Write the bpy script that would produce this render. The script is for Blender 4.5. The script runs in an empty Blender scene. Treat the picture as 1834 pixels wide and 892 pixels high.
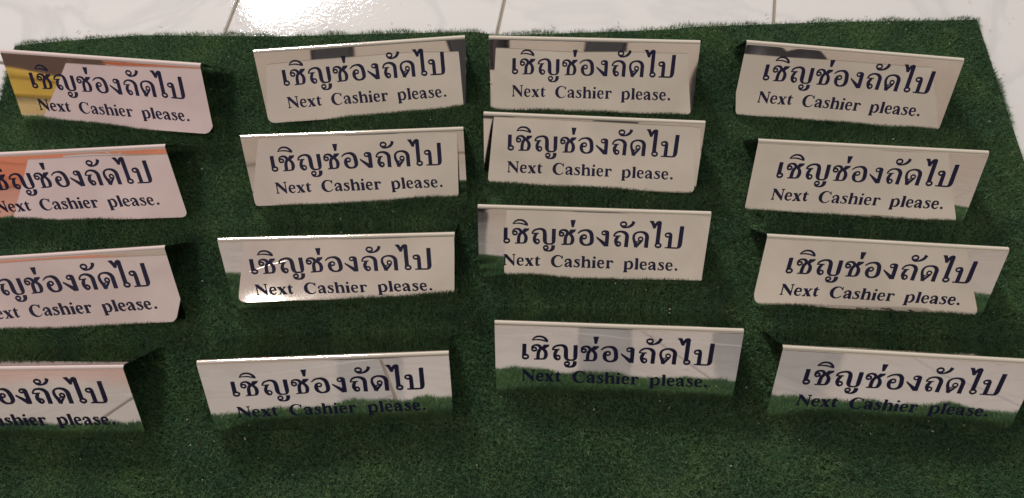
import bpy, bmesh, math, random
import numpy as np
from mathutils import Vector, Matrix, noise

sc = bpy.context.scene
COL = sc.collection
random.seed(7); rng = np.random.default_rng(11)

# ------------------------------------------------------------------ camera
F_PX, CAM_H, PITCH, ROLL = 1555.01, 0.739389, 1.116451, -0.0402174
fw = Vector((0, math.cos(PITCH), -math.sin(PITCH))); rt = Vector((1, 0, 0)); up = rt.cross(fw)
r2 = rt*math.cos(ROLL) + up*math.sin(ROLL); u2 = -rt*math.sin(ROLL) + up*math.cos(ROLL)
cd = bpy.data.cameras.new('camera'); cam = bpy.data.objects.new('camera', cd); COL.objects.link(cam)
M = Matrix((r2, u2, -fw)).transposed().to_4x4(); M.translation = (0, 0, CAM_H); cam.matrix_world = M
cd.sensor_width = 36; cd.lens = F_PX/1834*36; cd.shift_x = -8.825/1834; cd.shift_y = -99.725/1834
cd.clip_start = 0.02; cd.clip_end = 60
cd.dof.use_dof = True; cd.dof.focus_distance = 0.80; cd.dof.aperture_fstop = 9
sc.camera = cam

# ------------------------------------------------------------------ light
world = bpy.data.worlds.new('World'); sc.world = world; world.use_nodes = True
wn = world.node_tree.nodes; wl = world.node_tree.links; wn.clear()
wo = wn.new('ShaderNodeOutputWorld'); bg = wn.new('ShaderNodeBackground'); wl.new(bg.outputs[0], wo.inputs[0])
tc = wn.new('ShaderNodeTexCoord'); sx = wn.new('ShaderNodeSeparateXYZ'); wl.new(tc.outputs['Generated'], sx.inputs[0])
mr = wn.new('ShaderNodeMapRange'); mr.inputs[1].default_value = -1; mr.inputs[2].default_value = 1; wl.new(sx.outputs[0], mr.inputs[0])
cr = wn.new('ShaderNodeValToRGB'); wl.new(mr.outputs[0], cr.inputs[0])
cr.color_ramp.elements[0].color = (1.22, .95, .96, 1); cr.color_ramp.elements[0].position = .20
cr.color_ramp.elements[1].color = (1.0, .88, .76, 1); cr.color_ramp.elements[1].position = .48
wl.new(cr.outputs[0], bg.inputs[0])
my = wn.new('ShaderNodeMapRange'); my.inputs[1].default_value = -1; my.inputs[2].default_value = 1; my.inputs[3].default_value = .19; my.inputs[4].default_value = .95   # the lamp end of the room is the brighter one
wl.new(sx.outputs[1], my.inputs[0]); wl.new(my.outputs[0], bg.inputs[1])

def lamp(name, loc, target, sx_, sy_, power, col):
    l = bpy.data.lights.new(name, 'AREA'); l.shape = 'RECTANGLE'; l.size = sx_; l.size_y = sy_; l.energy = power; l.color = col
    o = bpy.data.objects.new(name, l); COL.objects.link(o); o.location = loc
    o.rotation_euler = (Vector(target)-Vector(loc)).to_track_quat('-Z', 'Y').to_euler()
    return o
lamp('ceiling_lamp', (-.96, 2.80, 2.4), (0, .3, 0), .60, .42, 72, (1.0, .95, .86))

vs = sc.view_settings; vs.view_transform = 'Standard'; vs.look = 'None'; vs.exposure = 0.0; vs.gamma = 1.0; vs.use_curve_mapping = False
sc.render.engine = 'CYCLES'
sc.cycles.max_bounces = 10; sc.cycles.glossy_bounces = 6; sc.cycles.diffuse_bounces = 3; sc.cycles.use_denoising = True

# ------------------------------------------------------------------ helpers
def mat(name, col=(.5, .5, .5), rough=.5, metal=0.0, spec=.5):
    m = bpy.data.materials.new(name); m.use_nodes = True
    b = m.node_tree.nodes['Principled BSDF']
    b.inputs['Base Color'].default_value = (*col, 1); b.inputs['Roughness'].default_value = rough
    b.inputs['Metallic'].default_value = metal; b.inputs['Specular IOR Level'].default_value = spec
    return m, m.node_tree.nodes, m.node_tree.links, b
def obj(name, me, m=None, parent=None):
    if m and not me.materials: me.materials.append(m)
    o = bpy.data.objects.new(name, me); COL.objects.link(o); o.parent = parent
    return o
def mesh(name, v, f):
    me = bpy.data.meshes.new(name); me.from_pydata([tuple(p) for p in v], [], f); me.update(); return me
def tag(o, label=None, cat=None, group=None, kind=None):
    for k, x in (('label', label), ('category', cat), ('group', group), ('kind', kind)):
        if x: o[k] = x
    return o
def empty(name, loc=(0, 0, 0), rz=0.0):
    o = bpy.data.objects.new(name, None); COL.objects.link(o); o.location = loc; o.rotation_euler = (0, 0, rz)
    o.empty_display_size = .03
    return o
def fast_mesh(name, V, loops, starts, totals):
    me = bpy.data.meshes.new(name)
    me.vertices.add(len(V)); me.vertices.foreach_set('co', np.asarray(V, np.float32).ravel())
    me.loops.add(len(loops)); me.loops.foreach_set('vertex_index', np.asarray(loops, np.int32))
    me.polygons.add(len(starts)); me.polygons.foreach_set('loop_start', np.asarray(starts, np.int32)); me.polygons.foreach_set('loop_total', np.asarray(totals, np.int32))
    me.update(calc_edges=True); return me
def bevel_box(name, size, bev, m, parent=None, loc=(0, 0, 0), seg=2):
    bm = bmesh.new(); bmesh.ops.create_cube(bm, size=1); bmesh.ops.scale(bm, vec=size, verts=bm.verts)
    if bev: bmesh.ops.bevel(bm, geom=bm.edges[:], offset=bev, segments=seg, affect='EDGES', profile=.5)
    me = bpy.data.meshes.new(name); bm.to_mesh(me); bm.free()
    o = obj(name, me, m, parent); o.location = loc; return o

# ------------------------------------------------------------------ materials
def marble():
    m, n, l, b = mat('white marble tile', (.76, .73, .72), .05)
    t = n.new('ShaderNodeTexCoord'); geo = n.new('ShaderNodeNewGeometry')
    w = n.new('ShaderNodeTexNoise'); w.inputs['Scale'].default_value = 5; w.inputs['Detail'].default_value = 6; w.inputs['Distortion'].default_value = 1.6
    l.new(geo.outputs['Position'], w.inputs['Vector'])
    r = n.new('ShaderNodeValToRGB'); e = r.color_ramp.elements
    e[0].position = .46; e[0].color = (.65, .665, .69, 1); e[1].position = .56; e[1].color = (.65, .665, .69, 1)
    v = r.color_ramp.elements.new(.505); v.color = (.53, .545, .57, 1)
    l.new(w.outputs[0], r.inputs[0])
    w2 = n.new('ShaderNodeTexNoise'); w2.inputs['Scale'].default_value = 2.2; w2.inputs['Detail'].default_value = 3; l.new(geo.outputs['Position'], w2.inputs['Vector'])
    mx = n.new('ShaderNodeMix'); mx.data_type = 'RGBA'; mx.inputs[7].default_value = (.65, .665, .69, 1); l.new(w2.outputs[0], mx.inputs[0]); l.new(r.outputs[0], mx.inputs[6])
    # scuffs and specks of dirt
    w3 = n.new('ShaderNodeTexNoise'); w3.inputs['Scale'].default_value = 38; w3.inputs['Detail'].default_value = 5; l.new(geo.outputs['Position'], w3.inputs['Vector'])
    r3 = n.new('ShaderNodeValToRGB'); r3.color_ramp.elements[0].position = .70; r3.color_ramp.elements[0].color = (0, 0, 0, 1); r3.color_ramp.elements[1].position = .76; r3.color_ramp.elements[1].color = (.7, .7, .7, 1); l.new(w3.outputs[0], r3.inputs[0])
    mx2 = n.new('ShaderNodeMix'); mx2.data_type = 'RGBA'; mx2.inputs[7].default_value = (.42, .38, .36, 1); l.new(r3.outputs[0], mx2.inputs[0]); l.new(mx.outputs[2], mx2.inputs[6])
    l.new(mx2.outputs[2], b.inputs['Base Color'])
    nb = n.new('ShaderNodeTexNoise'); nb.inputs['Scale'].default_value = 260; nb.inputs['Detail'].default_value = 2; l.new(geo.outputs['Position'], nb.inputs['Vector'])
    nb2 = n.new('ShaderNodeTexNoise'); nb2.inputs['Scale'].default_value = 14; l.new(geo.outputs['Position'], nb2.inputs['Vector'])
    ad = n.new('ShaderNodeMath'); ad.operation = 'MULTIPLY_ADD'; ad.inputs[1].default_value = 4.0; l.new(nb2.outputs[0], ad.inputs[0]); l.new(nb.outputs[0], ad.inputs[2])
    bp = n.new('ShaderNodeBump'); bp.inputs['Strength'].default_value = .5; bp.inputs['Distance'].default_value = .00014; l.new(ad.outputs[0], bp.inputs['Height']); l.new(bp.outputs[0], b.inputs['Normal'])
    return m
def steel():
    m, n, l, b = mat('polished stainless steel', (.72, .69, .66), .05, 1.0)
    t = n.new('ShaderNodeTexCoord'); oi = n.new('ShaderNodeObjectInfo')
    mp = n.new('ShaderNodeMapping'); l.new(t.outputs['Object'], mp.inputs[0])
    cx = n.new('ShaderNodeCombineXYZ'); l.new(oi.outputs['Random'], cx.inputs[0])
    ms = n.new('ShaderNodeMath'); ms.operation = 'MULTIPLY'; ms.inputs[1].default_value = 37; l.new(oi.outputs['Random'], ms.inputs[0]); l.new(ms.outputs[0], cx.inputs[1]); l.new(ms.outputs[0], cx.inputs[2])
    l.new(cx.outputs[0], mp.inputs['Location'])
    # smudges vary the gloss
    a = n.new('ShaderNodeTexNoise'); a.inputs['Scale'].default_value = 24; a.inputs['Detail'].default_value = 6; l.new(mp.outputs[0], a.inputs[0])
    r = n.new('ShaderNodeMapRange'); r.inputs[1].default_value = .35; r.inputs[2].default_value = .75; r.inputs[3].default_value = .012; r.inputs[4].default_value = .05; l.new(a.outputs[0], r.inputs[0]); l.new(r.outputs[0], b.inputs['Roughness'])
    sm = n.new('ShaderNodeTexNoise'); sm.inputs['Scale'].default_value = 9; sm.inputs['Detail'].default_value = 7; sm.inputs['Distortion'].default_value = 1.2; l.new(mp.outputs[0], sm.inputs[0])
    sc_ = n.new('ShaderNodeValToRGB'); q = sc_.color_ramp.elements; q[0].position = .35; q[0].color = (.655, .63, .605, 1); q[1].position = .65; q[1].color = (.735, .71, .68, 1); l.new(sm.outputs[0], sc_.inputs[0]); l.new(sc_.outputs[0], b.inputs['Base Color'])
    # long hairline scratches: contour lines of a very low frequency noise
    s = n.new('ShaderNodeTexNoise'); s.inputs['Scale'].default_value = 7; s.inputs['Detail'].default_value = 0; l.new(mp.outputs[0], s.inputs[0])
    f = n.new('ShaderNodeMath'); f.operation = 'MULTIPLY'; f.inputs[1].default_value = 7; l.new(s.outputs[0], f.inputs[0])
    fr = n.new('ShaderNodeMath'); fr.operation = 'FRACT'; l.new(f.outputs[0], fr.inputs[0])
    sr = n.new('ShaderNodeValToRGB'); e = sr.color_ramp.elements; e[0].position = .494; e[0].color = (0, 0, 0, 1); e[1].position = .506; e[1].color = (0, 0, 0, 1)
    k = sr.color_ramp.elements.new(.5); k.color = (1, 1, 1, 1); l.new(fr.outputs[0], sr.inputs[0])
    g = n.new('ShaderNodeTexNoise'); g.inputs['Scale'].default_value = 18; l.new(mp.outputs[0], g.inputs[0])
    gr = n.new('ShaderNodeMapRange'); gr.inputs[1].default_value = .5; gr.inputs[2].default_value = .62; l.new(g.outputs[0], gr.inputs[0])
    mu = n.new('ShaderNodeMath'); mu.operation = 'MULTIPLY'; l.new(sr.outputs[0], mu.inputs[0]); l.new(gr.outputs[0], mu.inputs[1])
    bp = n.new('ShaderNodeBump'); bp.inputs['Strength'].default_value = .09; bp.inputs['Distance'].default_value = .0001; l.new(mu.outputs[0], bp.inputs['Height']); l.new(bp.outputs[0], b.inputs['Normal'])
    return m
M_TILE = marble(); M_STEEL = steel()
M_BEND = mat('rolled stainless edge', (.76, .73, .67), .09, 1.0)[0]
M_GROUT = mat('tan grout', (.34, .29, .23), .8)[0]
M_INK = mat('navy blue print', (.012, .012, .055), .5, 0, .2)[0]
M_BACK = mat('green rubber backing', (.012, .03, .015), .9)[0]
def pile_mat():
    m, n, l, b = mat('green plastic pile', (.03, .1, .04), .55, 0, .22)
    at = n.new('ShaderNodeAttribute'); at.attribute_name = 'tint'
    r = n.new('ShaderNodeValToRGB'); e = r.color_ramp.elements
    e[0].position = 0; e[0].color = (.036, .095, .045, 1); e[1].position = 1; e[1].color = (.36, .42, .27, 1)
    for p, c in ((.35, (.072, .178, .085, 1)), (.7, (.138, .275, .15, 1)), (.95, (.30, .40, .28, 1))):
        k = r.color_ramp.elements.new(p); k.color = c
    l.new(at.outputs['Fac'], r.inputs[0])
    tcn = n.new('ShaderNodeTexCoord'); nz = n.new('ShaderNodeTexNoise'); nz.inputs['Scale'].default_value = 26; nz.inputs['Detail'].default_value = 4; l.new(tcn.outputs['Object'], nz.inputs[0])
    rr = n.new('ShaderNodeValToRGB'); q = rr.color_ramp.elements; q[0].position = .36; q[0].color = (.76, .80, .80, 1); q[1].position = .66; q[1].color = (1.28, 1.14, .95, 1); l.new(nz.outputs[0], rr.inputs[0])
    mm = n.new('ShaderNodeMix'); mm.data_type = 'RGBA'; mm.blend_type = 'MULTIPLY'; mm.inputs[0].default_value = 1; l.new(r.outputs[0], mm.inputs[6]); l.new(rr.outputs[0], mm.inputs[7]); l.new(mm.outputs[2], b.inputs['Base Color'])
    return m
M_PILE = pile_mat()

# ---- lettering traced as pen strokes; every stroke is (x, y, width) ----
HM = [0.432371888763, -0.00990022555, -366.2322743249, -0.0159137071438, 0.51307639085, -174.698300872, 3.40916307e-05, -0.000364788091, 1.0]
def to_plate(x, y):
    w = HM[6]*x + HM[7]*y + 1
    return (HM[0]*x + HM[1]*y + HM[2])/w, (HM[3]*x + HM[4]*y + HM[5])/w

def smooth(pts, n=5):
    if len(pts) < 3:
        return pts
    out = []
    for i in range(len(pts)-1):
        p0 = pts[max(i-1, 0)]; p1 = pts[i]; p2 = pts[i+1]; p3 = pts[min(i+2, len(pts)-1)]
        for k in range(n):
            t = k/n
            out.append(tuple(0.5*((2*b)+(-a+c)*t+(2*a-5*b+4*c-d)*t*t+(-a+3*b-3*c+d)*t**3) for a, b, c, d in zip(p0, p1, p2, p3)))
    out.append(pts[-1])
    return out

SH = {'thai': [], 'latin': []}
class Pen:
    def __init__(s, key, ox, oy, sc):
        s.k, s.ox, s.oy, s.sc, s.dx, s.dy = key, ox, oy, sc, 0, 0
    def px(s, x, y):
        return to_plate(s.ox+(x+s.dx)/s.sc, s.oy+(y+s.dy)/s.sc)
    def at(s, dx, dy):
        s.dx, s.dy = dx, dy; return s
    def st(s, *p):                       # stroke -> strip of quads
        p = smooth(list(p)); L = []; R = []
        if s.k == 'latin': p = [(x, y, w*1.08+2.5) for x, y, w in p]
        for i, (x, y, w) in enumerate(p):
            a = p[max(i-1, 0)]; b = p[min(i+1, len(p)-1)]
            tx, ty = b[0]-a[0], b[1]-a[1]; l = math.hypot(tx, ty) or 1
            nx, ny = -ty/l, tx/l
            L.append(s.px(x+nx*w/2, y+ny*w/2)); R.append(s.px(x-nx*w/2, y-ny*w/2))
        SH[s.k].append(('strip', L, R))
    def ring(s, cx, cy, rx, ry, w, n=24):
        L = []; R = []
        for i in range(n+1):
            a = 2*math.pi*i/n
            L.append(s.px(cx+(rx+w/2)*math.cos(a), cy+(ry+w/2)*math.sin(a)))
            R.append(s.px(cx+(rx-w/2)*math.cos(a), cy+(ry-w/2)*math.sin(a)))
        SH[s.k].append(('strip', L, R))
    def disc(s, cx, cy, rx, ry, n=18):
        SH[s.k].append(('poly', [s.px(cx+rx*math.cos(2*math.pi*i/n), cy+ry*math.sin(2*math.pi*i/n)) for i in range(n)]))
    def pl(s, *p):
        SH[s.k].append(('poly', [s.px(*q) for q in p]))
A = Pen('thai', 890, 380, 11.156); B = Pen('thai', 970, 380, 11.156)
Cc = Pen('thai', 1050, 380, 11.156); D = Pen('thai', 1140, 380, 11.156)
# sara e
A.pl((138,290),(216,290),(213,510),(170,540),(132,530)); A.ring(197,553,53,38,36)
# sara i
A.st((318,214,14),(358,170,28),(405,143,32),(455,137,33),(515,147,36),(562,178,42),(597,218,44),(614,250,24))
A.st((318,214,12),(400,202,22),(500,212,26),(612,248,22))
def cho(P):
    P.ring(361,399,42,33,34)
    P.st((318,400,32),(322,355,32),(350,325,30),(400,314,34),(452,330,50),(480,365,62),(505,402,60))
    P.st((482,395,56),(447,445,64),(435,510,68),(430,600,70))
    P.st((356,603,18),(450,603,22),(540,600,26),(580,580,36))
    P.st((518,395,44),(558,430,56),(577,470,68),(582,520,72),(566,568,64),(540,592,36))
    P.pl((540,310),(650,310),(634,345),(592,372),(548,412),(505,412),(495,375))
cho(A)
# yo ying
A.st((700,412,14),(718,378,34),(762,342,34),(840,322,34),(900,330,46),(943,365,70),(957,430,80),(957,550,82),(975,600,60),(1010,627,32),(1080,628,26),(1118,608,50),(1132,560,78),(1137,420,80),(1139,326,80))
A.st((692,412,18),(770,411,22),(838,410,20)); A.st((795,412,50),(762,465,62),(747,520,66),(758,575,60),(795,610,38)); A.ring(800,575,46,40,32)
A.ring(977,702,44,34,32); A.st((932,715,24),(960,752,32),(1030,768,26),(1085,752,50),(1118,712,74),(1123,658,76))
cho(A.at(892.5+38, 35)); A.at(0, 0)
B.pl((580,150),(684,152),(645,292),(598,290))
# o ang
B.st((724,420,20),(790,374,30),(870,358,32),(940,372,56),(988,420,76),(1003,500,80),(999,590,78),(962,638,50),(900,657,28),(840,645,40),(797,600,64),(786,540,72),(800,490,58),(826,462,34))
B.ring(850,492,44,36,30)
# ngo ngu
Cc.ring(355,418,40,34,28); Cc.st((330,388,26),(375,378,26),(425,398,50))
Cc.pl((376,370),(432,374),(460,402),(456,500),(440,685),(355,685),(200,516),(200,485),(370,600),(380,460))
# tho thung
Cc.st((548,470,30),(592,418,34),(655,393,32),(722,396,42),(780,424,64),(812,475,78),(806,560,78),(790,702,78))
Cc.st((538,480,16),(610,482,20),(686,480,20)); Cc.st((640,485,44),(600,540,66),(588,590,70),(600,642,58),(628,676,32)); Cc.ring(635,640,46,38,34)
# mai han akat
Cc.ring(745,243,58,42,34); Cc.st((690,265,30),(735,303,32),(808,307,30),(880,282,48),(928,240,58),(950,190,66))
# do dek
D.st((-20,706,68),(-28,640,66),(-50,575,58),(-60,520,54),(-48,462,46),(-8,422,34),(60,403,32),(130,410,44),(182,440,66),(208,492,80),(200,580,80),(185,718,80))
D.ring(80,545,42,36,30); D.st((112,575,34),(60,622,46),(14,665,50),(-20,706,56)); D.st((40,565,20),(26,595,18),(-20,610,40))
# sara ai
D.pl((258,182),(342,182),(368,240),(400,200),(445,184),(483,188),(506,215),(500,260),(408,270),(378,332),(330,332),(296,240))
D.pl((425,190),(505,213),(455,640),(372,640)); D.ring(428,675,54,38,36)
# po pla
D.ring(622,470,47,36,32); D.st((590,440,22),(648,430,30),(682,458,56),(674,530,74),(650,722,78))
D.st((558,722,18),(660,725,26),(800,733,26)); D.pl((868,295),(952,297),(905,660),(885,710),(845,740),(790,744),(812,690))
# latin line
E = Pen('latin', 895, 440, 14.867); F = Pen('latin', 975, 440, 14.867)
G_ = Pen('latin', 1050, 440, 14.867); Hh = Pen('latin', 1130, 440, 14.867)
E.pl((95,205),(188,207),(388,430),(385,528),(360,506),(150,285),(122,240)); E.st((140,240,26),(138,490,26)); E.st((98,488,20),(178,488,20))
E.st((378,220,24),(378,510,24)); E.st((335,221,20),(420,221,20))
def le(P):
    P.st((490,400,18),(636,398,18)); P.st((616,400,44),(606,342,44),(560,312,22),(502,330,40),(479,400,56),(490,460,56),(538,503,30),(590,500,20),(630,468,12))
le(E)
E.pl((675,322),(768,322),(892,520),(798,520)); E.st((872,325,24),(705,515,24)); E.st((818,328,14),(902,328,14)); E.st((668,515,16),(752,515,16)); E.st((670,325,14),(776,325,14)); E.st((788,518,16),(897,518,16))
E.st((992,310,64),(985,480,64)); E.pl((942,336),(1022,262),(1026,336)); E.st((942,338,18),(1080,340,18)); E.st((985,470,64),(1005,515,34),(1070,490,12))
F.pl((476,262),(496,262),(490,360),(466,325)); F.st((478,335,24),(440,284,20),(370,260,18),(290,282,42),(235,345,74),(220,410,86),(235,478,74),(290,538,42),(360,558,18),(430,541,16),(480,498,10))
def la(P):
    P.disc(562,410,28,24); P.st((552,395,26),(600,363,22),(660,372,42),(692,415,64),(690,535,64),(702,560,30),(742,552,14)); P.st((670,442,18),(600,470,30),(562,510,52),(575,543,38),(612,550,20),(665,515,16))
def ls(P):
    P.st((930,405,26),(900,377,18),(850,378,24),(820,402,44),(850,440,50),(903,480,54),(918,525,44),(880,563,24),(830,565,18),(785,530,26)); P.st((932,366,14),(932,424,14)); P.st((784,508,14),(784,575,14))
la(F); ls(F)
F.st((1040,290,68),(1030,575,68)); F.st((988,293,14),(1060,293,14)); F.st((983,576,16),(1088,576,16)); F.st((1068,415,20),(1115,390,26),(1168,398,52),(1187,455,62),(1185,575,62)); F.st((1122,582,16),(1228,582,16))
G_.disc(218,325,36,29); G_.st((205,400,72),(198,588,72)); G_.st((150,405,14),(230,405,14)); G_.st((142,590,16),(248,590,16))
le(G_.at(-163,90)); G_.at(0,0)
G_.st((578,407,66),(570,600,66)); G_.st((530,411,14),(600,411,14)); G_.st((512,602,16),(636,602,16)); G_.st((612,440,20),(655,418,26),(690,425,30)); G_.disc(692,442,30,25)
G_.st((1050,436,70),(1035,708,70)); G_.st((1008,438,14),(1060,438,14)); G_.st((978,710,16),(1092,710,16)); G_.st((1082,452,20),(1138,430,26),(1192,458,52),(1214,530,64),(1190,598,52),(1132,634,24),(1078,618,18))
Hh.st((160,357,70),(145,638,72)); Hh.st((108,360,14),(190,360,14)); Hh.st((88,638,16),(192,638,16))
le(Hh.at(-220,140)); la(Hh.at(-78,98)); ls(Hh.at(-68,98)); le(Hh.at(465,170)); Hh.at(0,0)
Hh.disc(1195,660,38,30)

# ------------------------------------------------------------------ floor
FZ = -0.0085                                   # tile surface below the tips of the pile
TA = math.radians(-12.0); TS = 0.2855; TX, TY = -0.0129, 0.5589
floor = tag(obj('floor', mesh('floor', [(-8, -6, FZ-.0022), (8, -6, FZ-.0022), (8, 8, FZ-.0022), (-8, 8, FZ-.0022)], [(0, 1, 2, 3)]), M_GROUT), kind='structure')
g = .0016
bm = bmesh.new(); bmesh.ops.create_cube(bm, size=1); bmesh.ops.scale(bm, vec=(TS-2*g, TS-2*g, .006), verts=bm.verts)
bmesh.ops.bevel(bm, geom=[e for e in bm.edges if all(v.co.z > 0 for v in e.verts)], offset=.0009, segments=2, affect='EDGES')
tme = bpy.data.meshes.new('tile'); bm.to_mesh(tme); bm.free(); tme.materials.append(M_TILE)
ca, sa = math.cos(TA), math.sin(TA)
for i in range(-9, 8):
    for j in range(-13, 4):
        lx, ly = (i+.5)*TS, (j+.5)*TS+.16
        o = bpy.data.objects.new('tile', tme); COL.objects.link(o); o.parent = floor
        o.location = (TX+lx*ca-ly*sa, TY+lx*sa+ly*ca, FZ-.003+random.uniform(-.0001, .0001))
        o.rotation_euler = (random.uniform(-.0008, .0008), random.uniform(-.0008, .0008), TA)

# ------------------------------------------------------------------ turf mat
mat_root = tag(empty('turf_mat', (0, .33, FZ)), 'dark green artificial turf mat lying on the white tiles under all the signs', 'turf mat')
def back_edge(x):
    xs = [-.53, -.50, -.39, -.24, -.13, -.037, -.014, .10, .17, .19, .34, .487, .52]
    ys = [.561, .564, .569, .560, .5585, .556, .550, .549, .549, .551, .550, .5455, .545]
    return np.interp(x, xs, ys)
def outline_ok(x, y):
    n1 = .0022*np.sin(x*61)*np.sin(x*23+1)+.0011*np.sin(x*173+2)
    n2 = .0022*np.sin(y*57+1)+.0011*np.sin(y*151)
    return (y < back_edge(x)+n1) & (y > (.075-.035*x)+n1) & (x > -.523+n2) & (x < .4885+n2)
NB = 850000
px = rng.uniform(-.535, .50, NB); py = rng.uniform(.05, .58, NB)
ok = outline_ok(px, py); px, py = px[ok], py[ok]; n = len(px)
tuft = .5+.25*np.sin(px*410+2*np.sin(py*300))+.25*np.sin(py*390+2*np.sin(px*270+1))        # clumping of the pile
wav = .5+.5*np.sin(px*19+2*np.sin(py*23))*np.sin(py*31+1.3)
Lh = (.0052+.0012*rng.random(n)+.0007*tuft+.0004*wav); long = rng.random(n) < .006; Lh[long] *= 1.2
th = rng.uniform(0, 2*np.pi, n); lean = np.abs(rng.normal(.2, .2, n)); curl = rng.normal(.85, .45, n)
wd = rng.uniform(.00012, .00024, n); az = rng.uniform(0, 2*np.pi, n)
dx, dy = np.cos(th), np.sin(th); wx, wy = np.cos(az)*wd, np.sin(az)*wd
und = .0010*np.sin(px*44+1.7*np.sin(py*31))*np.sin(py*52+px*20)+.0006*np.sin(px*97+py*40)*np.sin(py*83+2)     # the mat does not lie quite flat
rim = np.clip((.115-.035*px-py)/.03, 0, 1)*(py > .06)
und = und+rim*(.0014*np.sin(px*37+.6)+.0012*np.sin(px*83+2)+.0008*np.sin(px*190))
z0 = FZ+.0024+np.maximum(und, -.0016)
h1 = Lh*.55
ax_, ay_ = px+dx*np.sin(lean)*h1, py+dy*np.sin(lean)*h1; az_ = z0+np.cos(lean)*h1
l2 = lean+curl; h2 = Lh*.5
bx_, by_ = ax_+dx*np.sin(l2)*h2, ay_+dy*np.sin(l2)*h2; bz_ = az_+np.cos(l2)*h2
V = np.empty((n, 5, 3), np.float32)
V[:, 0] = np.stack([px-wx, py-wy, z0], 1); V[:, 1] = np.stack([px+wx, py+wy, z0], 1)
V[:, 2] = np.stack([ax_+wx*.85, ay_+wy*.85, az_], 1); V[:, 3] = np.stack([ax_-wx*.85, ay_-wy*.85, az_], 1)
V[:, 4] = np.stack([bx_, by_, bz_], 1)
V[:, :, 1] -= .33; V[:, :, 2] -= FZ
base = (np.arange(n)*5)[:, None]
loops = (base+np.array([0, 1, 2, 3, 3, 2, 4])[None]).ravel()
starts = np.stack([np.arange(n)*7, np.arange(n)*7+4], 1).ravel(); totals = np.tile([4, 3], n)
gme = fast_mesh('turf_pile', V.reshape(-1, 3), loops, starts, totals)
tint = np.clip(rng.beta(2.2, 2.6, n)*.85+.12*(wav-.5), 0, .97); pale = rng.random(n) < .006; tint[pale] = 1
a = gme.attributes.new('tint', 'FLOAT', 'POINT'); a.data.foreach_set('value', np.repeat(tint, 5).astype(np.float32))
tag(obj('turf_pile', gme, M_PILE, mat_root), kind='stuff')
# a few fibres shed onto the tiles beside the mat
sv, sf = [], []
for q in range(46):
    x = random.uniform(-.5, .49); y = float(back_edge(x))+random.uniform(.002, .012) if q < 34 else random.uniform(.3, .54)
    if q >= 34: x = .4885+random.uniform(.002, .012)
    a0 = random.uniform(0, 6.28); k0 = random.uniform(-.9, .9); b0 = len(sv); cx_, cy_ = x, y
    for t_ in range(5):
        wz = .00013; nx_, ny_ = -math.sin(a0)*wz, math.cos(a0)*wz
        sv += [(cx_-nx_, cy_-.33-ny_, .0002+.0002*(t_ % 3)), (cx_+nx_, cy_-.33+ny_, .0003+.0002*(t_ % 3))]
        if t_: sf.append((b0+2*t_-2, b0+2*t_, b0+2*t_+1, b0+2*t_-1))
        cx_ += math.cos(a0)*.0011; cy_ += math.sin(a0)*.0011; a0 += k0
M_STRAND = mat('loose green fibre', (.03, .07, .035), .6)[0]
tag(obj('shed_fibres', mesh('shed_fibres', sv, sf), M_STRAND, mat_root), kind='stuff')
# rubber backing, its rim following the same wavy outline
xs = np.linspace(-.523, .4885, 120); top = [(x, float(back_edge(x)-.001)) for x in xs]; bot = [(x, .076-.035*x) for x in xs[::-1]]
ring = top+bot; k = len(ring)
V2 = [(x, y-.33, .0026) for x, y in ring]+[(x, y-.33, .0001) for x, y in ring]
obj('mat_backing', mesh('mat_backing', V2, [tuple(range(k))[::-1]]+[(i, (i+1) % k, k+(i+1) % k, k+i) for i in range(k)]), M_BACK, mat_root)
# pale lint and grit lodged in the pile
Vl, Fl = [], []
for q in range(300):
    x, y = random.uniform(-.51, .47), random.uniform(.10, .54); s = random.choice([.0003, .0004, .0005, .0007]); z = random.uniform(-.0012, .0006)
    a = random.uniform(0, 6.28); el = random.uniform(1, 2.2); b = len(Vl)
    for ux, uy, uz in ((-1, 0, 0), (1, 0, 0), (0, -1, 0), (0, 1, 0), (0, 0, 1), (0, 0, -1)):
        ux *= el; Vl.append((x+s*(ux*math.cos(a)-uy*math.sin(a)), y-.33+s*(ux*math.sin(a)+uy*math.cos(a)), z-FZ+s*uz))
    for f in ((0, 2, 4), (2, 1, 4), (1, 3, 4), (3, 0, 4), (2, 0, 5), (1, 2, 5), (3, 1, 5), (0, 3, 5)): Fl.append(tuple(b+i for i in f))
M_LINT = mat('pale lint', (.42, .42, .33), .8)[0]
tag(obj('lint', mesh('lint', Vl, Fl), M_LINT, mat_root), kind='stuff')

# ------------------------------------------------------------------ sign lettering
def letter_mesh(key):
    vv, ff = [], []; z = 0.0
    def T(p):
        u, v = p; return ((u-100)/1000, -(v-.0112*(u-100))/1000)
    for s in SH[key]:
        b = len(vv); z += 1.5e-6
        if s[0] == 'strip':
            for a_, c_ in zip(s[1], s[2]):
                for p in (a_, c_):
                    x, y = T(p); vv.append((x, y, z))
            for i in range(len(s[1])-1):
                ff.append((b+2*i, b+2*i+1, b+2*i+3, b+2*i+2))
        else:
            for p in s[1]:
                x, y = T(p); vv.append((x, y, z))
            ff.append(tuple(range(b, len(vv))))
    me = mesh(key, vv, ff); bm = bmesh.new(); bm.from_mesh(me)
    bmesh.ops.triangulate(bm, faces=bm.faces[:])
    for f in bm.faces:
        f.normal_update()
        if f.normal.z < 0: f.normal_flip()
    bm.to_mesh(me); bm.free(); me.materials.append(M_INK); return me
ME_THAI = letter_mesh('thai'); ME_LATIN = letter_mesh('latin')

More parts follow.
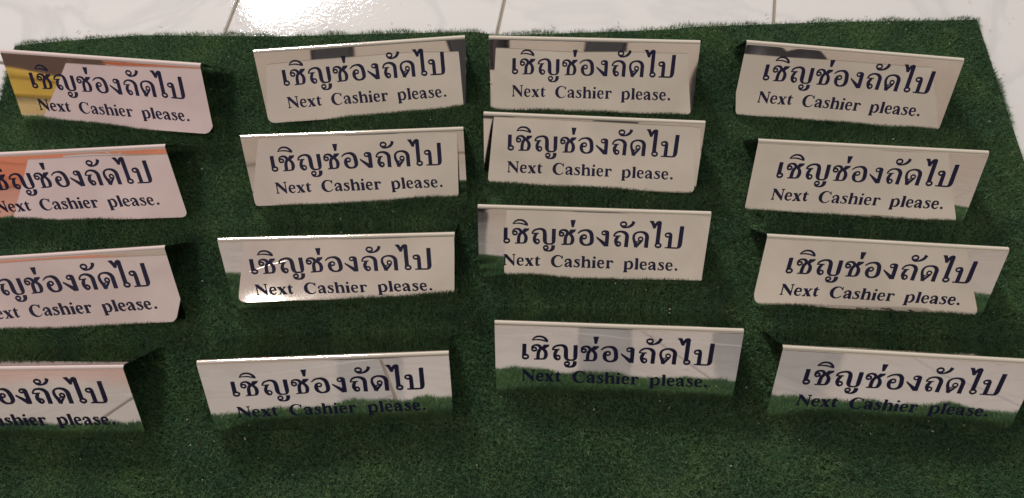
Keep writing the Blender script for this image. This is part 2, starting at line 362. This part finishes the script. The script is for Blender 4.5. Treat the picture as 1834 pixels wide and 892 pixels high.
# ------------------------------------------------------------------ bent steel signs
SL, SAL, SBL, SW = 0.0751434, 1.0201132, 0.0334715, 0.2
def plate_mesh(front_angle, back, seed):
    """one sheet, bent over a small radius into two panels, round lower corners"""
    R, TH, SINK, CR = .0028, .0008, .0035, .0065
    h = SL*math.sin(front_angle)
    F = Vector((0, -SL*math.cos(front_angle), 0)); K = Vector((0, back, 0)); A_ = Vector((0, 0, h+.0017))
    df = (F-A_).normalized(); dk = (K-A_).normalized(); half = math.acos(max(-1, min(1, df.dot(dk))))/2
    t = R/math.tan(half); bis = (df+dk).normalized(); C = A_+bis*(R/math.sin(half))
    Lf = (F-A_).length+SINK; Lk = (K-A_).length+SINK
    nf = Vector((0, df.z, -df.y)); nf = -nf if nf.y > 0 else nf           # outward normals
    nk = Vector((0, dk.z, -dk.y)); nk = -nk if nk.y < 0 else nk
    st = []                                                          # (point, normal, edge distance, on_front)
    ds = [0, .0003, .001, .002, .0035, .005, CR]
    fs = [Lf-d for d in ds]; m = 12; fs += [CR and (Lf-CR)+( (t+.0004)-(Lf-CR))*i/m for i in range(1, m+1)]
    for s_ in fs: st.append((A_+df*s_, nf, Lf-s_, 1, s_))
    p0 = A_+df*t-C; p1 = A_+dk*t-C; ang = p0.angle(p1)
    for i in range(0, 11):
        q = Vector.slerp(p0, p1, i/10) if i not in (0, 10) else (p0 if i == 0 else p1)
        q = q.normalized()*R; st.append((C+q, q.normalized(), 9, 0, 0))
    ks_ = [(t+.0004)+((Lk-CR)-(t+.0004))*i/8 for i in range(0, 9)]+[Lk-d for d in ds[::-1][1:]]
    for s_ in ks_: st.append((A_+dk*s_, nk, Lk-s_, 2, s_))
    rs = random.Random(seed); a1, a2, b1, b2 = rs.uniform(-1, 1), rs.uniform(-1, 1), rs.uniform(0, 6), rs.uniform(0, 6)
    NU = 28; V, Fc = [], []; rows = len(st)
    for side in (0, 1):
        for (P, N, d, pan, s_) in st:
            hw = SW/2
            if d < CR: hw = SW/2-CR+math.sqrt(max(0, CR*CR-(CR-d)**2))
            for j in range(NU+1):
                u = -1+2*j/NU; x = u*hw
                fade = 0 if pan == 0 else min(1, max(0, (s_-.004))/.02)
                wv = fade*(.00017*a1*math.sin(x*26+b1)*math.sin(s_*40)+.00007*a2*math.sin(x*60+b2+s_*30))
                p = P+N*(wv-(TH if side else 0)); V.append((x, p.y, p.z))
    idx = lambda sd, r_, j: sd*rows*(NU+1)+r_*(NU+1)+j
    for r_ in range(rows-1):
        for j in range(NU):
            Fc.append((idx(0, r_, j), idx(0, r_, j+1), idx(0, r_+1, j+1), idx(0, r_+1, j)))
            Fc.append((idx(1, r_, j), idx(1, r_+1, j), idx(1, r_+1, j+1), idx(1, r_, j+1)))
    nsm = len(Fc)
    for r_ in range(rows-1):
        Fc.append((idx(0, r_, 0), idx(0, r_+1, 0), idx(1, r_+1, 0), idx(1, r_, 0)))
        Fc.append((idx(0, r_, NU), idx(1, r_, NU), idx(1, r_+1, NU), idx(0, r_+1, NU)))
    for j in range(NU):
        Fc.append((idx(0, 0, j), idx(1, 0, j), idx(1, 0, j+1), idx(0, 0, j+1)))
        Fc.append((idx(0, rows-1, j), idx(0, rows-1, j+1), idx(1, rows-1, j+1), idx(1, rows-1, j)))
    me = mesh('bent_plate', V, Fc)
    me.polygons.foreach_set('use_smooth', [i < nsm for i in range(len(Fc))])
    me.edges.foreach_set('use_edge_sharp', [False]*len(me.edges))
    bm = bmesh.new(); bm.from_mesh(me)
    for e in bm.edges:
        if len(e.link_faces) == 2 and e.link_faces[0].smooth != e.link_faces[1].smooth: e.smooth = False
    bm.to_mesh(me); bm.free(); me.materials.append(M_STEEL); me.materials.append(M_BEND)
    for f in me.polygons:                     # the rolled edge has lost its mirror polish
        rws = {(vi//(NU+1)) % rows for vi in f.vertices}
        if all(st[q][3] == 0 for q in rws): f.material_index = 1
    return me, A_, df, nf
SIGNS = [
 ('11', -0.38837, 0.49096, -0.1503, 0.02003, 0.02973, 0.00433, 'far left sign whose left end mirrors a yellow box and a brown box'),
 ('21', -0.40927, 0.39162, -0.01377, 0.00511, 0.04413, 0.0, 'left edge sign with an orange box mirrored behind its cut off first letters'),
 ('31', -0.39833, 0.29228, 0.01379, -0.07303, 0.03216, -0.0020, 'third steel sign of the left column, cut by the left edge, all pale pink'),
 ('41', -0.41763, 0.19436, -0.03299, -0.03712, 0.0171, 0.0008, 'nearest sign of the left column, more than half cut off by the left edge'),
 ('12', -0.14539, 0.4955, 0.05584, 0.00692, -0.02883, 0.0, 'farthest steel tent sign of the second column, raised at its right end beside the tiles'),
 ('22', -0.14764, 0.39844, 0.01172, 0.01387, -0.02539, 0.0, 'second farthest sign of the second column, green notch at its lower right corner'),
 ('32', -0.1563, 0.29585, -0.00343, 0.03901, -0.03034, 0.0050, 'third sign of the second column, green turf mirrored only in its lower left'),
 ('42', -0.1612, 0.1919, 0.00484, -0.00062, -0.02478, 0.0045, 'nearest sign of the second column, turf mirrored over its English line'),
 ('13', 0.07963, 0.48996, -0.08588, 0.00221, 0.01208, 0.0, 'farthest steel tent sign of the third column with dark patches mirrored along its top'),
 ('23', 0.07267, 0.40353, -0.10038, 0.01655, 0.00793, 0.0005, 'second farthest sign of the third column, set close in front of the sign behind it'),
 ('33', 0.06572, 0.31253, -0.08077, -0.00649, 0.00449, 0.00072, 'third sign of the third column, its blank left end mirroring tiles above green turf'),
 ('43', 0.07843, 0.20821, -0.08194, -0.01845, 0.01658, 0.0010, 'nearest sign of the third column, lower half mirroring dark green turf'),
 ('14', 0.32006, 0.46478, -0.14525, 0.02233, -0.00875, 0.00437, 'farthest sign of the right column with a dark shape mirrored at its top left'),
 ('24', 0.31576, 0.36251, -0.10902, 0.02432, 0.00222, 0.00327, 'second farthest sign of the right column, plain cream face beside the right mat edge'),
 ('34', 0.30761, 0.27129, -0.10084, 0.0080, -0.01162, 0.0018, 'third sign of the right column, turf mirrored only in its lower right corner'),
 ('44', 0.30526, 0.17549, -0.10037, 0.00023, -0.00391, 0.0020, 'nearest sign of the right column, its right end cut by the photo edge'),
]
for i, (_, x, y, yaw, da, roll, db, label) in enumerate(SIGNS):
    root = empty('counter_sign', (x, y, 0)); root.rotation_mode = 'XYZ'
    root.rotation_euler = (Matrix.Rotation(yaw, 3, 'Z') @ Matrix.Rotation(-roll, 3, 'Y')).to_euler('XYZ')
    tag(root, label, 'sign', 'steel cashier signs standing on the turf mat')
    me, ap, df, nf = plate_mesh(SAL+da, SBL+db, 100+i)
    obj('bent_plate', me, M_STEEL, root)
    L3 = Matrix((Vector((1, 0, 0)), -df, nf)).transposed().to_4x4(); L3.translation = ap+nf*.0002+df*.0012
    for nm, lm in (('thai_lettering', ME_THAI), ('english_lettering', ME_LATIN)):
        o = obj(nm, lm, None, root); o.matrix_local = L3

# ------------------------------------------------------------------ things behind the camera that the steel mirrors
M_WALL = mat('cream wall paint', (.72, .68, .62), .7)[0]
M_DARK = mat('dark vinyl', (.02, .022, .03), .45)[0]
M_YEL = mat('yellow plastic', (.62, .42, .08), .4)[0]
M_BRN = mat('brown cardboard', (.13, .085, .07), .8)[0]
M_ORG = mat('orange plastic', (.72, .27, .17), .45)[0]
wall = tag(obj('wall', mesh('wall', [(-8, -5.2, FZ), (8, -5.2, FZ), (8, -5.2, 2.4), (-8, -5.2, 2.4), (-8, -5.3, FZ), (8, -5.3, FZ), (8, -5.3, 2.4), (-8, -5.3, 2.4)],
    [(0, 3, 2, 1), (4, 5, 6, 7), (3, 7, 6, 2), (0, 4, 7, 3), (1, 2, 6, 5)]), M_WALL), kind='structure')
ch = tag(empty('chair', (-.12, -.97, FZ)), 'dark chair whose two front legs are mirrored along the tops of the middle far signs', 'chair')
for lx, lw in ((-.158, .10), (.162, .10)):
    bevel_box('leg', (lw, .07, .43), .012, M_DARK, ch, (lx, .19, .215), 3)
    bevel_box('leg', (.05, .05, .86), .012, M_DARK, ch, (lx, -.20, .43), 3)
bevel_box('seat', (.44, .46, .05), .018, M_DARK, ch, (0, 0, .455), 3)
bevel_box('backrest', (.42, .035, .30), .012, M_DARK, ch, (0, -.215, .72), 3)
# slumped dark bag with two humps
bg_ = tag(empty('bag', (.362, -.80, FZ)), 'slumped dark bag mirrored at the top left of the farthest right sign', 'bag')
NU_, NV_ = 28, 14; vb, fb = [], []
for a in range(NV_+1):
    f = a/NV_
    for c in range(NU_):
        th_ = 2*math.pi*c/NU_; X = math.copysign(abs(math.cos(th_))**.6, math.cos(th_)); Y = math.copysign(abs(math.sin(th_))**.6, math.sin(th_))
        prof = math.sqrt(max(0, 1-max(0, (f-.55)/.45)**2))*(.9+.1*math.sin(f*3)); x = X*.115*max(prof, .02); y = Y*.055*max(prof, .02)
        top_ = .24-.05*math.exp(-((x-.01)/.03)**2)-.25*max(0, x-.03)
        vb.append((x, y, f*top_))
    if a:
        for c in range(NU_):
            p = (a-1)*NU_; q = a*NU_; fb.append((p+c, p+(c+1) % NU_, q+(c+1) % NU_, q+c))
fb.append(tuple(range(NU_))[::-1]); fb.append(tuple(NV_*NU_+c for c in range(NU_)))
o = obj('bag_body', mesh('bag_body', vb, fb), M_DARK, bg_); o.data.polygons.foreach_set('use_smooth', [True]*len(o.data.polygons))
bevel_box('flap', (.12, .012, .09), .004, M_DARK, bg_, (-.02, .062, .10), 2)
def crate(name, label, cat, m, loc, rz, size, ribs):
    r = tag(empty(name, loc, rz), label, cat)
    bevel_box('box_body', size, .006, m, r, (0, 0, size[2]/2), 3)
    bevel_box('rim', (size[0]+.012, size[1]+.012, .012), .004, m, r, (0, 0, size[2]*.9))
    for q in range(ribs): bevel_box('rib', (size[0]+.006, size[1]+.006, .006), .002, m, r, (0, 0, size[2]*(.18+.26*q)))
    return r
crate('yellow_box', 'low yellow plastic box mirrored in the left end of the far left sign', 'box', M_YEL, (-1.20, -.30, FZ), math.radians(-43), (.30, .2, .045), 1)
crate('brown_box', 'tall brown cardboard box mirrored above the yellow one in the far left sign', 'box', M_BRN, (-1.66, -.68, FZ), math.radians(-43), (.55, .3, .42), 0)
crate('orange_box', 'orange plastic box mirrored in the left column of signs', 'box', M_ORG, (-1.08, -.76, FZ), math.radians(-34), (.5, .26, .115), 2)
